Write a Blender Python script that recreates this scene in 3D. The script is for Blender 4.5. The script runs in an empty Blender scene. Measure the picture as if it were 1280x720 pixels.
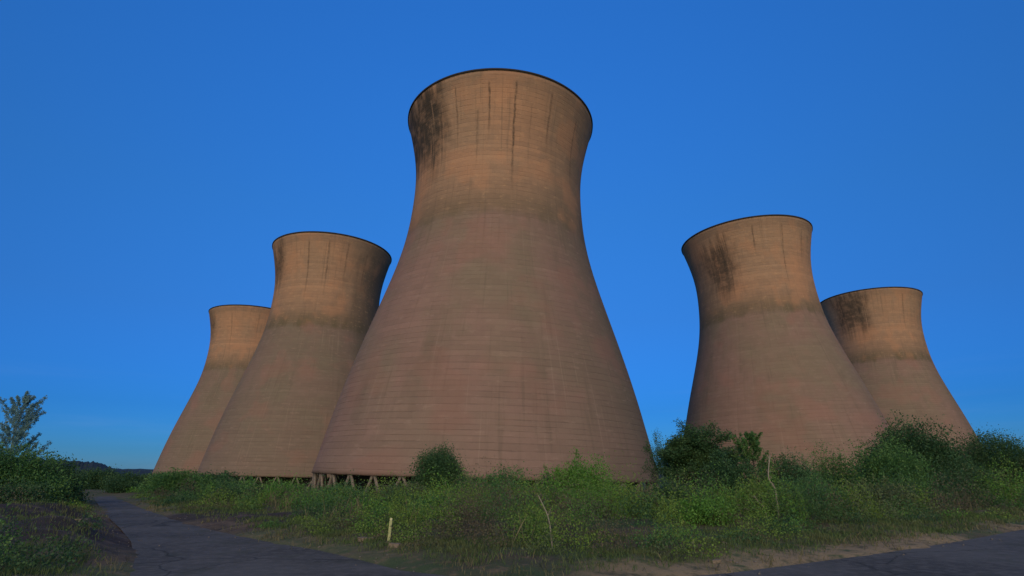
import bpy, math, random
import numpy as np
from mathutils import Matrix, Vector

random.seed(7)
RNG = np.random.default_rng(11)
R = math.radians
scene = bpy.context.scene
COL = scene.collection
EYE = 2.2
PITCH, ROLL = R(18.461), R(0.136)
F = 700.69                       # focal length in pixels of a 1280 wide frame
CX, CY = 635.27, 357.92

# ---------------------------------------------------------------- camera
cam_data = bpy.data.cameras.new('camera')
cam = bpy.data.objects.new('camera', cam_data)
COL.objects.link(cam)
cam.matrix_world = Matrix.Translation((0, 0, EYE)) @ Matrix.Rotation(math.pi / 2 + PITCH, 4, 'X') @ Matrix.Rotation(-ROLL, 4, 'Z')
cam_data.sensor_width = 36
cam_data.lens = F / 1280 * 36
cam_data.shift_x = (640 - CX) / 1280
cam_data.shift_y = (CY - 360) / 1280
cam_data.clip_start = 0.1
cam_data.clip_end = 20000
scene.camera = cam


def at(px, py, Y):
    """world point on the sight line of a photo point, Y metres north of the viewer"""
    dx, dy = (px - CX) / F, -(py - CY) / F
    y = math.cos(PITCH) - dy * math.sin(PITCH)
    z = math.sin(PITCH) + dy * math.cos(PITCH)
    k = Y / y
    return Vector((dx * k, Y, EYE + z * k))


def on_flat(px, py):
    p = at(px, py, 1.0)
    k = EYE / (EYE - p.z)
    return (p.x * k, k)


# ---------------------------------------------------------------- helpers
def tag(o, label=None, cat=None, group=None, kind=None):
    if label: o['label'] = label
    if cat: o['category'] = cat
    if group: o['group'] = group
    if kind: o['kind'] = kind
    return o


def empty(name, loc=(0, 0, 0)):
    o = bpy.data.objects.new(name, None)
    o.empty_display_size = 0.3
    COL.objects.link(o)
    o.location = loc
    return o


def mesh_np(name, v, f, mat=None, smooth=False, mats=None, midx=None):
    v = np.asarray(v, np.float32)
    f = np.asarray(f, np.int32)
    me = bpy.data.meshes.new(name)
    n, k = f.shape
    me.vertices.add(len(v)); me.vertices.foreach_set('co', v.ravel())
    me.loops.add(n * k); me.loops.foreach_set('vertex_index', f.ravel())
    me.polygons.add(n)
    me.polygons.foreach_set('loop_start', np.arange(0, n * k, k, dtype=np.int32))
    me.polygons.foreach_set('loop_total', np.full(n, k, np.int32))
    if smooth: me.polygons.foreach_set('use_smooth', np.ones(n, bool))
    for m in (mats or ([mat] if mat else [])): me.materials.append(m)
    if midx is not None: me.polygons.foreach_set('material_index', np.asarray(midx, np.int32))
    me.update(calc_edges=True)
    me.validate()
    return me


def link(name, me, parent=None, loc=None):
    o = bpy.data.objects.new(name, me)
    COL.objects.link(o)
    if parent: o.parent = parent
    if loc is not None: o.location = loc
    return o


def sstep(a, b, x):
    t = np.clip((np.asarray(x, float) - a) / (b - a), 0, 1)
    return t * t * (3 - 2 * t)


# smooth value noise for shapes
_perm = np.random.default_rng(5).random((256, 256))
def vnoise(x, y):
    x = np.asarray(x, float); y = np.asarray(y, float)
    xi = np.floor(x).astype(int); yi = np.floor(y).astype(int)
    u = x - xi; v = y - yi; u = u * u * (3 - 2 * u); v = v * v * (3 - 2 * v)
    g = lambda a, b: _perm[a & 255, b & 255]
    return (g(xi, yi) * (1 - u) * (1 - v) + g(xi + 1, yi) * u * (1 - v) + g(xi, yi + 1) * (1 - u) * v + g(xi + 1, yi + 1) * u * v)


def fnoise(x, y, o=3):
    s = 0; a = 1; t = 0
    for i in range(o):
        s = s + a * vnoise(x * 2 ** i + 13 * i, y * 2 ** i + 7 * i); t += a; a *= .5
    return s / t


# node expression helper
class N:
    def __init__(self, mat):
        self.nt = mat.node_tree
    def new(self, t, **k):
        n = self.nt.nodes.new(t)
        for a, b in k.items(): setattr(n, a, b)
        return n
    def put(self, sock, v):
        if isinstance(v, bpy.types.NodeSocket): self.nt.links.new(v, sock)
        elif isinstance(v, (tuple, list)) and len(v) == 3 and sock.type == 'RGBA': sock.default_value = (*v, 1)
        else: sock.default_value = v
    def m(self, op, a, b=0.0, c=0.0, clamp=False):
        n = self.new('ShaderNodeMath', operation=op, use_clamp=clamp)
        self.put(n.inputs[0], a); self.put(n.inputs[1], b); self.put(n.inputs[2], c)
        return n.outputs[0]
    def ramp(self, x, a, b, ss=True):          # 0..1 as x goes a..b
        n = self.new('ShaderNodeMapRange', interpolation_type='SMOOTHSTEP' if ss else 'LINEAR')
        self.put(n.inputs[0], x); n.inputs[1].default_value = a; n.inputs[2].default_value = b
        if a > b:
            n.inputs[1].default_value = b; n.inputs[2].default_value = a
            n.inputs[3].default_value = 1; n.inputs[4].default_value = 0
        return n.outputs[0]
    def mix(self, f, a, b, bt='MIX'):
        n = self.new('ShaderNodeMix', data_type='RGBA', blend_type=bt)
        self.put(n.inputs[0], f); self.put(n.inputs[6], a); self.put(n.inputs[7], b)
        return n.outputs[2]
    def noise(self, vec, scale=1, detail=3, rough=.5, out=0):
        n = self.new('ShaderNodeTexNoise')
        self.put(n.inputs['Vector'], vec); n.inputs['Scale'].default_value = scale
        n.inputs['Detail'].default_value = detail; n.inputs['Roughness'].default_value = rough
        return n.outputs[out]
    def xyz(self, x, y, z):
        n = self.new('ShaderNodeCombineXYZ')
        for i, a in enumerate((x, y, z)): self.put(n.inputs[i], a)
        return n.outputs[0]


def new_mat(name, rough=.9):
    m = bpy.data.materials.new(name); m.use_nodes = True
    b = m.node_tree.nodes['Principled BSDF']
    b.inputs['Roughness'].default_value = rough
    b.inputs['Specular IOR Level'].default_value = .2
    return m, b, N(m)


def plain(name, c, var=.25, scale=6, rough=.9, bump=0):
    m, b, n = new_mat(name, rough)
    tc = n.new('ShaderNodeTexCoord').outputs['Object']
    x = n.noise(tc, scale, 5, .6)
    n.put(b.inputs['Base Color'], n.mix(x, tuple(q * (1 - var) for q in c), tuple(min(1, q * (1 + var)) for q in c)))
    if bump:
        bp = n.new('ShaderNodeBump'); n.put(bp.inputs['Height'], x); bp.inputs['Strength'].default_value = bump
        n.put(b.inputs['Normal'], bp.outputs[0])
    return m


def leaf_mat(name, c1, c2, c3=None, trans=.3):
    m, b, n = new_mat(name, .6)
    g = n.new('ShaderNodeNewGeometry')
    rnd = g.outputs['Random Per Island']
    pos = n.new('ShaderNodeTexCoord').outputs['Object']
    rnd = n.m('ADD', .28, n.m('MULTIPLY', rnd, .55))
    col = n.mix(rnd, c1, c2)
    if c3:
        cl = n.ramp(n.noise(pos, .55, 3, .6), .46, .66)
        col = n.mix(n.m('MULTIPLY', cl, .85), col, n.mix(rnd, c3, tuple(q * 1.6 for q in c3)))
    n.put(b.inputs['Base Color'], col)
    b.inputs['Specular IOR Level'].default_value = .25
    t = n.new('ShaderNodeBsdfTranslucent'); n.put(t.inputs['Color'], col)
    ms = n.new('ShaderNodeMixShader'); ms.inputs[0].default_value = trans
    m.node_tree.links.new(b.outputs[0], ms.inputs[1]); m.node_tree.links.new(t.outputs[0], ms.inputs[2])
    m.node_tree.links.new(ms.outputs[0], m.node_tree.nodes['Material Output'].inputs[0])
    return m


# ---------------------------------------------------------------- world and sun
world = bpy.data.worlds.new('World'); scene.world = world; world.use_nodes = True
wn = N(world)
bg = world.node_tree.nodes['Background']
sky = wn.new('ShaderNodeTexSky'); sky.sky_type = 'NISHITA'; sky.sun_disc = False
sky.sun_elevation = R(6); sky.sun_rotation = R(180)
sky.air_density = 1.0; sky.dust_density = .3; sky.ozone_density = 6.0
wtc = wn.new('ShaderNodeTexCoord').outputs['Generated']
wsep = wn.new('ShaderNodeSeparateXYZ'); wn.put(wsep.inputs[0], wtc)
elev = wsep.outputs[2]
away = wn.ramp(wsep.outputs[1], -.35, .25)        # 1 in the half of the sky away from the glow
cr = wn.new('ShaderNodeValToRGB'); wn.put(cr.inputs[0], elev)
SKY_STOPS = [(0.0, (.22, .42, .80)), (.035, (.17, .36, .64)), (.10, (.17, .33, .54)), (.25, (.40, .45, .57)), (.42, (.54, .63, .71)), (.72, (.70, .93, 1.08))]
el = cr.color_ramp.elements
el[0].position, el[0].color = SKY_STOPS[0][0], (*SKY_STOPS[0][1], 1)
el[1].position, el[1].color = SKY_STOPS[-1][0], (*SKY_STOPS[-1][1], 1)
for p, c in SKY_STOPS[1:-1]:
    e = el.new(p); e.color = (*c, 1)
cl = wn.xyz(wn.m('MULTIPLY', wsep.outputs[0], 2.2), wn.m('MULTIPLY', wsep.outputs[1], 2.2), wn.m('MULTIPLY', elev, 26))
wisp = wn.m('MULTIPLY', wn.ramp(wn.noise(cl, 1.3, 4, .55), .5, .78), wn.ramp(elev, .2, .02))
tint = wn.mix(away, (.8, .72, .62), cr.outputs[0])
skyc = wn.mix(1.0, sky.outputs[0], tint, 'MULTIPLY')
skyc = wn.mix(wn.m('MULTIPLY', wisp, .08), skyc, (1.0, 1.25, 2.1))
wn.put(bg.inputs[0], skyc)
bg.inputs[1].default_value = .12

sun_d = bpy.data.lights.new('sun', 'SUN'); sun = bpy.data.objects.new('sun', sun_d); COL.objects.link(sun)
sun_d.energy = .86; sun_d.angle = R(55); sun_d.color = (1.0, .73, .47)
sun.rotation_euler = (R(90 - 24), 0, R(-4))
vs = scene.view_settings
vs.view_transform = 'Standard'; vs.look = 'None'; vs.gamma = 1; vs.use_curve_mapping = False
vs.exposure = 1.6

# ---------------------------------------------------------------- road outline and terrain
left_edge = [on_flat(*p) for p in ((100, 611.5), (112, 617), (120, 627), (132, 643), (150, 660), (163, 676), (167, 700), (160, 722))]
right_edge = [on_flat(*p) for p in ((128, 612), (150, 623), (170, 632), (215, 648), (265, 662), (330, 676), (400, 688), (450, 700), (500, 713))]
verge_right = [on_flat(*p) for p in ((912, 717), (1000, 706), (1100, 693), (1200, 678), (1280, 663), (1360, 650))]
ROAD = ([(-150, 118), (-110, 110)] + left_edge + [(-9.5, 4), (-11, -12), (-14, -60), (70, -60), (95, 30)] +
        [(70, 46)] + verge_right[::-1] + [(1.0, 12.6)] + right_edge[::-1] + [(-105, 116), (-148, 125)])


def poly_dist(X, Y, poly):
    X = np.asarray(X, float); Y = np.asarray(Y, float)
    d = np.full(X.shape, 1e9); inside = np.zeros(X.shape, bool)
    n = len(poly)
    for i in range(n):
        x0, y0 = poly[i]; x1, y1 = poly[(i + 1) % n]
        ex, ey = x1 - x0, y1 - y0
        t = np.clip(((X - x0) * ex + (Y - y0) * ey) / (ex * ex + ey * ey + 1e-9), 0, 1)
        d = np.minimum(d, np.hypot(X - x0 - t * ex, Y - y0 - t * ey))
        c = ((y0 > Y) != (y1 > Y)) & (X < (x1 - x0) * (Y - y0) / (y1 - y0 + 1e-12) + x0)
        inside ^= c
    return np.where(inside, -d, d)


def heap_mask(X, Y):
    return sstep(-8.5, -11.5, X) * sstep(-40, -30, X) * sstep(15.8, 17.5, Y) * sstep(37, 30, Y)


def height(X, Y):
    X = np.asarray(X, float); Y = np.asarray(Y, float)
    d = poly_dist(X, Y, ROAD)
    d = d + (fnoise(X * .7, Y * .7, 2) - .5) * 1.1 * np.clip(np.hypot(X, Y) / 25, .35, 1.5)
    off = sstep(0, 2.5, d)
    h = -.06 + .10 * sstep(-.1, .35, d) + off * (.12 + .42 * (fnoise(X * .35, Y * .35) - .4) + .1 * (fnoise(X * 1.7 + 5, Y * 1.7) - .5))
    far = sstep(3, 30, d)
    h = h - 3.7 * sstep(32, 78, Y) * far
    h = h + 6.4 * np.exp(-(((X - 88) / 34) ** 2 + ((Y - 78) / 26) ** 2)) * sstep(1, 14, d)
    h = h + .75 * np.exp(-(((X + 19.5) / 6.5) ** 2 + ((Y - 24) / 5) ** 2)) * sstep(0, 3, d)
    h = h + .45 * np.exp(-(((X + 14) / 2.2) ** 2 + ((Y - 20) / 1.6) ** 2)) * sstep(0, 2, d)
    h = h + heap_mask(X, Y) * sstep(.2, 2, d) * (.34 * (fnoise(X * .55, Y * 1.1, 4) - .45) + .10 * (fnoise(X * 3.1, Y * 3.1, 2) - .5))
    h = h + 1.5 * (fnoise(X * .01, Y * .01) - .5) * sstep(120, 500, np.hypot(X, Y)) * 4
    return h


def axis(lo, hi, fine_lo, fine_hi, step):
    a = list(np.arange(fine_lo, fine_hi + 1e-6, step))
    s = step; x = fine_hi
    while x < hi: s *= 1.22; x += s; a.append(x)
    s = step; x = fine_lo; b = []
    while x > lo: s *= 1.22; x -= s; b.append(x)
    return np.array(b[::-1] + a)


xs = axis(-9000, 9000, -34, 44, .28); ys = axis(-3000, 9000, 9, 52, .28)
GX, GY = np.meshgrid(xs, ys, indexing='ij')
GZ = height(GX, GY)
nx, ny = GX.shape
idx = np.arange(nx * ny).reshape(nx, ny)
faces = np.stack([idx[:-1, :-1], idx[1:, :-1], idx[1:, 1:], idx[:-1, 1:]], -1).reshape(-1, 4)

gm, gb, g = new_mat('rough_ground', .95)
pos = g.new('ShaderNodeNewGeometry').outputs['Position']
n1 = g.noise(pos, .35, 5, .6); n2 = g.noise(pos, 2.2, 5, .65); n3 = g.noise(pos, 14, 4, .7)
col = g.mix(g.ramp(n1, .36, .56), (.085, .070, .046), (.055, .085, .032))
col = g.mix(g.m('MULTIPLY', g.ramp(n2, .52, .68), .7), col, (.17, .125, .075))
col = g.mix(g.m('MULTIPLY', g.ramp(n3, .6, .75), .45), col, (.22, .19, .15))
col = g.mix(g.m('MULTIPLY', g.ramp(n3, .45, .3), .6), col, (.025, .02, .018))
# heap of dark earth beside the lane
gs = g.new('ShaderNodeSeparateXYZ'); g.put(gs.inputs[0], pos)
ha = g.new('ShaderNodeAttribute', attribute_name='dark_earth').outputs['Fac']
sa = g.new('ShaderNodeAttribute', attribute_name='bare_soil').outputs['Fac']
streak = g.noise(g.xyz(g.m('MULTIPLY', gs.outputs[0], .35), g.m('MULTIPLY', gs.outputs[1], 1.3), 0), .8, 4, .6)
col = g.mix(g.m('MULTIPLY', ha, .85), col, g.mix(g.ramp(streak, .50, .68), (.034, .026, .030), (.115, .088, .070)))
col = g.mix(g.m('MULTIPLY', sa, g.ramp(n2, .30, .55)), col, g.mix(n3, (.19, .145, .075), (.30, .235, .135)))
far_ = g.ramp(gs.outputs[1], 150, 400)
col = g.mix(far_, col, (.035, .05, .04))
g.put(gb.inputs['Base Color'], col)
bp = g.new('ShaderNodeBump'); bp.inputs['Strength'].default_value = .6; bp.inputs['Distance'].default_value = .06
g.put(bp.inputs['Height'], g.m('ADD', n2, n3)); g.put(gb.inputs['Normal'], bp.outputs[0])
gmesh = mesh_np('ground', np.stack([GX, GY, GZ], -1).reshape(-1, 3), faces, gm, True)
DD = poly_dist(GX, GY, ROAD) + (fnoise(GX * .8, GY * .8, 3) - .5) * 1.6
soil_a = (sstep(2.3, .7, DD) * sstep(.25, .5, fnoise(GX * .22 + 3, GY * .22, 2)) * (.25 + .75 * sstep(-2, 4, GX))).ravel().astype(np.float32)
heap_a = heap_mask(GX + (fnoise(GX * .4, GY * .4, 2) - .5) * 4, GY + (fnoise(GX * .4 + 9, GY * .4, 2) - .5) * 4).ravel().astype(np.float32)
for an, av in (('bare_soil', soil_a), ('dark_earth', heap_a)):
    at_ = gmesh.attributes.new(an, 'FLOAT', 'POINT'); at_.data.foreach_set('value', av)
ground = link('ground', gmesh)
tag(ground, kind='structure')

# asphalt sheet
rm, rb, r_ = new_mat('worn_asphalt', .85)
pos = r_.new('ShaderNodeNewGeometry').outputs['Position']
a1 = r_.noise(pos, .25, 4, .55); a2 = r_.noise(pos, 3.5, 5, .7); a3 = r_.noise(pos, 38, 3, .7)
vor = r_.new('ShaderNodeTexVoronoi', feature='DISTANCE_TO_EDGE'); r_.put(vor.inputs['Vector'], r_.mix(.35, pos, r_.noise(pos, .9, 3, .6, 1)));
vor.inputs['Scale'].default_value = .34
crack = r_.ramp(vor.outputs[0], .012, .0)
c_ = r_.mix(r_.ramp(a1, .35, .65), (.054, .056, .048), (.094, .096, .084))
c_ = r_.mix(r_.m('MULTIPLY', r_.ramp(a2, .42, .66), .7), c_, (.130, .127, .112))
c_ = r_.mix(r_.m('MULTIPLY', r_.ramp(r_.noise(pos, .7, 4, .6), .54, .68), .5), c_, (.050, .058, .036))
c_ = r_.mix(r_.m('MULTIPLY', r_.ramp(a3, .62, .78), .8), c_, (.20, .19, .18))
c_ = r_.mix(r_.m('MULTIPLY', r_.ramp(a3, .42, .3), .6), c_, (.02, .02, .022))
c_ = r_.mix(r_.m('MULTIPLY', crack, .7), c_, (.02, .022, .016))
r_.put(rb.inputs['Base Color'], c_)
bp = r_.new('ShaderNodeBump'); bp.inputs['Strength'].default_value = .5; bp.inputs['Distance'].default_value = .02
r_.put(bp.inputs['Height'], r_.m('ADD', a3, a2)); r_.put(rb.inputs['Normal'], bp.outputs[0])
me = bpy.data.meshes.new('road')
me.from_pydata([(x, y, .004) for x, y in ROAD], [], [list(range(len(ROAD)))])
me.materials.append(rm); me.update()
if me.polygons[0].normal.z < 0: me.flip_normals()
tag(link('road', me), kind='structure')

# ---------------------------------------------------------------- cooling towers
PROF = [(0.0, 35.54), (0.043, 34.71), (0.087, 33.87), (0.13, 32.99), (0.174, 32.06), (0.217, 31.07), (0.261, 30.0), (0.304, 28.89),
        (0.348, 27.73), (0.391, 26.55), (0.435, 25.37), (0.478, 24.23), (0.522, 23.17), (0.565, 22.25), (0.609, 21.52), (0.652, 21.0),
        (0.696, 20.66), (0.739, 20.45), (0.783, 20.38), (0.826, 20.55), (0.87, 21.01), (0.913, 21.72), (0.957, 22.62), (1.0, 23.62)]
PZ = np.array([p[0] for p in PROF]) * 86; PR = np.array([p[1] for p in PROF])
LEGH = 5.4


def lathe(pts, seg=160, closed=False):
    pts = np.array(pts, float); m = len(pts)
    a = np.arange(seg) * 2 * math.pi / seg
    v = np.stack([pts[:, None, 0] * np.cos(a), pts[:, None, 0] * np.sin(a), np.repeat(pts[:, 1:2], seg, 1)], -1).reshape(-1, 3)
    i = np.arange(m * seg).reshape(m, seg); nxt = np.roll(i, -1, 1)
    if closed:
        j = np.roll(i, -1, 0); jn = np.roll(nxt, -1, 0)
        f = np.stack([i, nxt, jn, j], -1).reshape(-1, 4)
    else:
        f = np.stack([i[:-1], nxt[:-1], nxt[1:], i[1:]], -1).reshape(-1, 4)
    return v, f


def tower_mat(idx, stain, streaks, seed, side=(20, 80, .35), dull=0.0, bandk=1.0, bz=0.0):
    m, b, n = new_mat('weathered_concrete_%d' % idx, .92)
    b.inputs['Specular IOR Level'].default_value = .1
    tc = n.new('ShaderNodeTexCoord').outputs['Object']
    s = n.new('ShaderNodeSeparateXYZ'); n.put(s.inputs[0], tc)
    x, y, z = s.outputs
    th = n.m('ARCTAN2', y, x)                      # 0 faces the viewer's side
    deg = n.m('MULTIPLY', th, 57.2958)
    arc = n.m('MULTIPLY', th, 24.0)
    off = seed * 37.0
    # colours of the two zones of the shell
    big = n.noise(n.xyz(n.m('ADD', arc, off), n.m('MULTIPLY', z, .8), 0), .055, 4, .6)
    mid = n.noise(n.xyz(n.m('ADD', arc, off), n.m('MULTIPLY', z, .5), 3), .22, 5, .62)
    low = n.mix(n.ramp(big, .38, .64), (.228, .150, .122), (.192, .153, .110))
    low = n.mix(n.m('MULTIPLY', n.ramp(n.noise(n.xyz(n.m('ADD', arc, off), n.m('MULTIPLY', z, .3), 9), .12, 4, .6), .52, .72), .65), low, (.135, .112, .080))
    low = n.mix(n.m('MULTIPLY', n.ramp(z, 22, 2), .55), low, (.215, .150, .122))
    up = n.mix(n.ramp(big, .36, .62), (.370, .221, .131), (.318, .212, .134))
    up = n.mix(n.ramp(z, 68, 54), up, (.245, .165, .108))
    low = n.mix(dull, low, (.120, .116, .088))
    wz = n.m('ADD', n.m('SUBTRACT', z, bz), n.m('MULTIPLY', n.m('SUBTRACT', mid, .5), 3.2))
    upper = n.ramp(wz, 51.2, 54.5)
    col = n.mix(upper, low, up)
    # dark weathering line where the shell narrows
    band = n.m('MULTIPLY', n.ramp(wz, 50.6, 52.4), n.ramp(wz, 59.5, 52.6))
    band = n.m('MULTIPLY', band, n.m('MULTIPLY', bandk, n.m('ADD', .32, n.m('MULTIPLY', n.ramp(mid, .35, .65), .5))))
    col = n.mix(band, col, (.105, .092, .055))
    col = n.mix(n.m('MULTIPLY', n.ramp(n.m('ADD', deg, n.m('MULTIPLY', n.m('SUBTRACT', mid, .5), 60)), side[0], side[1]), side[2]), col, (.085, .078, .055))  # limb shade painted into one flank, together with olive weathering
    # rain washing below the top lip
    col = n.mix(n.m('MULTIPLY', n.ramp(z, 80.5, 85.5), .45), col, (.20, .145, .10))
    # fine vertical runs
    run = n.noise(n.xyz(n.m('MULTIPLY', arc, 1.3), n.m('MULTIPLY', z, .045), off), 1.0, 4, .6)
    col = n.mix(n.m('MULTIPLY', n.ramp(run, .54, .72), .38), col, (.10, .085, .062))
    run2 = n.noise(n.xyz(n.m('MULTIPLY', arc, 2.4), n.m('MULTIPLY', z, .03), off + 5), 1.0, 3, .6)
    col = n.mix(n.m('MULTIPLY', n.ramp(run2, .6, .74), .22), col, (.42, .33, .25))
    # concrete lifts: each ring of shuttering has its own tone, thin joints between
    wob = n.m('MULTIPLY', n.m('SUBTRACT', mid, .5), .25)
    lift = n.m('DIVIDE', n.m('ADD', n.m('ADD', z, wob), n.m('MULTIPLY', n.m('SINE', n.m('MULTIPLY', z, .83)), .22)), 1.05)
    fr = n.m('FRACT', lift); fl = n.m('FLOOR', lift)
    wn_ = n.new('ShaderNodeTexWhiteNoise', noise_dimensions='2D')
    pn = n.m('FLOOR', n.m('ADD', n.m('MULTIPLY', th, 11.0), n.m('MULTIPLY', fl, .37)))
    n.put(wn_.inputs['Vector'], n.xyz(fl, pn, 0))
    wr = n.new('ShaderNodeTexWhiteNoise', noise_dimensions='1D'); n.put(wr.inputs['W'], fl)
    tone = n.m('ADD', n.m('MULTIPLY', wn_.outputs[0], .5), n.m('MULTIPLY', wr.outputs[0], .5))
    col = n.mix(n.m('MULTIPLY', n.m('SUBTRACT', 1.0, tone), .38), col, (.12, .09, .07))
    joint = n.m('MAXIMUM', n.ramp(fr, .16, .0), n.ramp(fr, .9, 1.0))
    jn_mod = n.ramp(n.noise(n.xyz(arc, z, 2), .35, 4, .6), .35, .65)
    joint = n.m('MULTIPLY', joint, n.m('ADD', .25, n.m('MULTIPLY', jn_mod, .6)))
    col = n.mix(n.m('MULTIPLY', joint, n.m('ADD', .22, n.m('MULTIPLY', n.ramp(z, 34, 6), .26))), col, (.085, .062, .050))
    dash = n.m('MULTIPLY', n.ramp(n.noise(n.xyz(n.m('MULTIPLY', arc, .45), n.m('MULTIPLY', z, 1.1), off + 4), 1.0, 4, .65), .55, .72), .30)
    col = n.mix(dash, col, n.mix(upper, (.30, .22, .175), (.47, .31, .17)))
    patch = n.noise(n.xyz(arc, z, off + 6), .10, 3, .5)
    col = n.mix(n.m('MULTIPLY', n.ramp(patch, .52, .66), .30), col, n.mix(upper, (.24, .125, .100), (.42, .215, .115)))
    grit = n.noise(tc, 2.6, 5, .75)
    col = n.mix(n.m('MULTIPLY', n.ramp(grit, .5, .75), .3), col, (.12, .09, .07))
    # listed dark runs from the lip
    jag = n.m('MULTIPLY', n.m('SUBTRACT', n.noise(n.xyz(off, arc, n.m('MULTIPLY', z, .5)), .8, 4, .7), .5), 2.4)
    dj = n.m('ADD', deg, jag)
    rag = n.ramp(n.noise(n.xyz(arc, n.m('MULTIPLY', z, .9), off), .9, 4, .7), .32, .6)
    tot = None
    for a, z1, z0, w, k in streaks:
        d = n.ramp(n.m('ABSOLUTE', n.m('SUBTRACT', dj, a)), w, 0)
        q = n.m('MULTIPLY', d, n.m('MULTIPLY', n.ramp(z, z0, z0 + .55 * (z1 - z0)), n.ramp(z, z1, z1 - 1.5)))
        q = n.m('MULTIPLY', q, k)
        tot = q if tot is None else n.m('MAXIMUM', tot, q)
    if tot is not None:
        col = n.mix(n.m('MULTIPLY', n.m('MULTIPLY', tot, 1.0), n.m('ADD', .35, n.m('MULTIPLY', rag, .65))), col, (.055, .042, .032))
    # soot patch
    a0, a1_, zt, zb, k = stain
    wide_n = n.noise(n.xyz(n.m('MULTIPLY', arc, .8), off, n.m('MULTIPLY', z, .5)), .22, 4, .65)
    dw = n.m('ADD', deg, n.m('ADD', n.m('MULTIPLY', jag, 2.5), n.m('MULTIPLY', n.m('SUBTRACT', wide_n, .5), 34)))
    body = n.m('MULTIPLY', n.ramp(dw, a0 - 8, a0 + 9), n.ramp(dw, a1_ + 9, a1_ - 8))
    low_z = n.m('ADD', z, n.m('MULTIPLY', n.m('SUBTRACT', n.noise(n.xyz(n.m('MULTIPLY', arc, 1.0), off, n.m('MULTIPLY', z, .08)), .55, 4, .6), .5), 20))
    body = n.m('MULTIPLY', body, n.m('MULTIPLY', n.ramp(low_z, zb - 5, zb + 7), n.ramp(low_z, zt + 3.5, zt - 2.5)))
    pt = n.noise(n.xyz(n.m('MULTIPLY', arc, .8), n.m('MULTIPLY', z, 1.0), off + 2), .42, 6, .7)
    scr = n.noise(n.xyz(n.m('MULTIPLY', arc, 2.2), n.m('MULTIPLY', z, .06), off + 8), .8, 3, .6)
    body = n.m('MULTIPLY', body, n.m('ADD', .5, n.m('MULTIPLY', n.ramp(pt, .34, .58), .5)))
    body = n.m('MULTIPLY', body, n.m('SUBTRACT', 1.0, n.m('MULTIPLY', n.ramp(scr, .60, .68), .6)))
    col = n.mix(n.m('MULTIPLY', body, k), col, (.050, .043, .034))
    n.put(b.inputs['Base Color'], col)
    bp = n.new('ShaderNodeBump'); bp.inputs['Strength'].default_value = .5; bp.inputs['Distance'].default_value = .12
    n.put(bp.inputs['Height'], n.m('ADD', n.m('MULTIPLY', joint, -1.0), n.m('MULTIPLY', grit, .8)))
    n.put(b.inputs['Normal'], bp.outputs[0])
    return m


lip_m = plain('blackened_lip', (.030, .028, .026), .3, 3)
leg_m = plain('grey_concrete', (.17, .145, .12), .3, 1.5)
basin_m = plain('damp_concrete', (.14, .125, .105), .35, .8)
blocker_m = plain('dark_blocker', (.03, .027, .025), .3, 2)


def tube(p0, p1, r0, r1, seg=6):
    p0 = np.array(p0, float); p1 = np.array(p1, float)
    d = p1 - p0; d /= np.linalg.norm(d) + 1e-9
    u = np.cross(d, (0, 0, 1.0) if abs(d[2]) < .9 else (1.0, 0, 0)); u /= np.linalg.norm(u); w = np.cross(d, u)
    a = np.arange(seg) * 2 * math.pi / seg
    ring = np.cos(a)[:, None] * u + np.sin(a)[:, None] * w
    v = np.vstack([p0 + ring * r0, p1 + ring * r1])
    i = np.arange(seg); j = (i + 1) % seg
    return v, np.stack([i, j, j + seg, i + seg], -1)


def join(parts):
    vs_, fs_, o = [], [], 0
    for v, f in parts:
        vs_.append(v); fs_.append(f + o); o += len(v)
    return np.vstack(vs_), np.vstack(fs_)


NLEG = 40
lv, lf = join([tube((34.9, -2.65, -LEGH), (35.05, -.1, 0.3), .28, .25, 8), tube((34.9, 2.65, -LEGH), (35.05, .1, 0.3), .28, .25, 8)])
leg_mesh = mesh_np('leg', lv, lf, leg_m, True)
rim_v, rim_f = lathe([(23.45, 85.9), (23.80, 85.93), (23.84, 86.32), (23.75, 86.42), (22.9, 86.4), (22.9, 85.9)], 160, True)
rim_mesh = mesh_np('rim', rim_v, rim_f, lip_m)
basin_v, basin_f = lathe([(37.2, -LEGH - 1.5), (37.2, -LEGH + .7), (36.7, -LEGH + .7), (36.7, -LEGH - .2), (.1, -LEGH - .2)], 96)
basin_mesh = mesh_np('basin', basin_v, basin_f, basin_m)
blocker_v, blocker_f = lathe([(.1, 5.5), (32.6, 5.5), (33.0, .6), (31.0, .5), (29.5, -2.5), (29.0, -LEGH - .2)], 96)  # near-black drum added to block light and keep the leg openings dark
blocker_mesh = mesh_np('packing_blocker', blocker_v, blocker_f, blocker_m)

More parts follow.
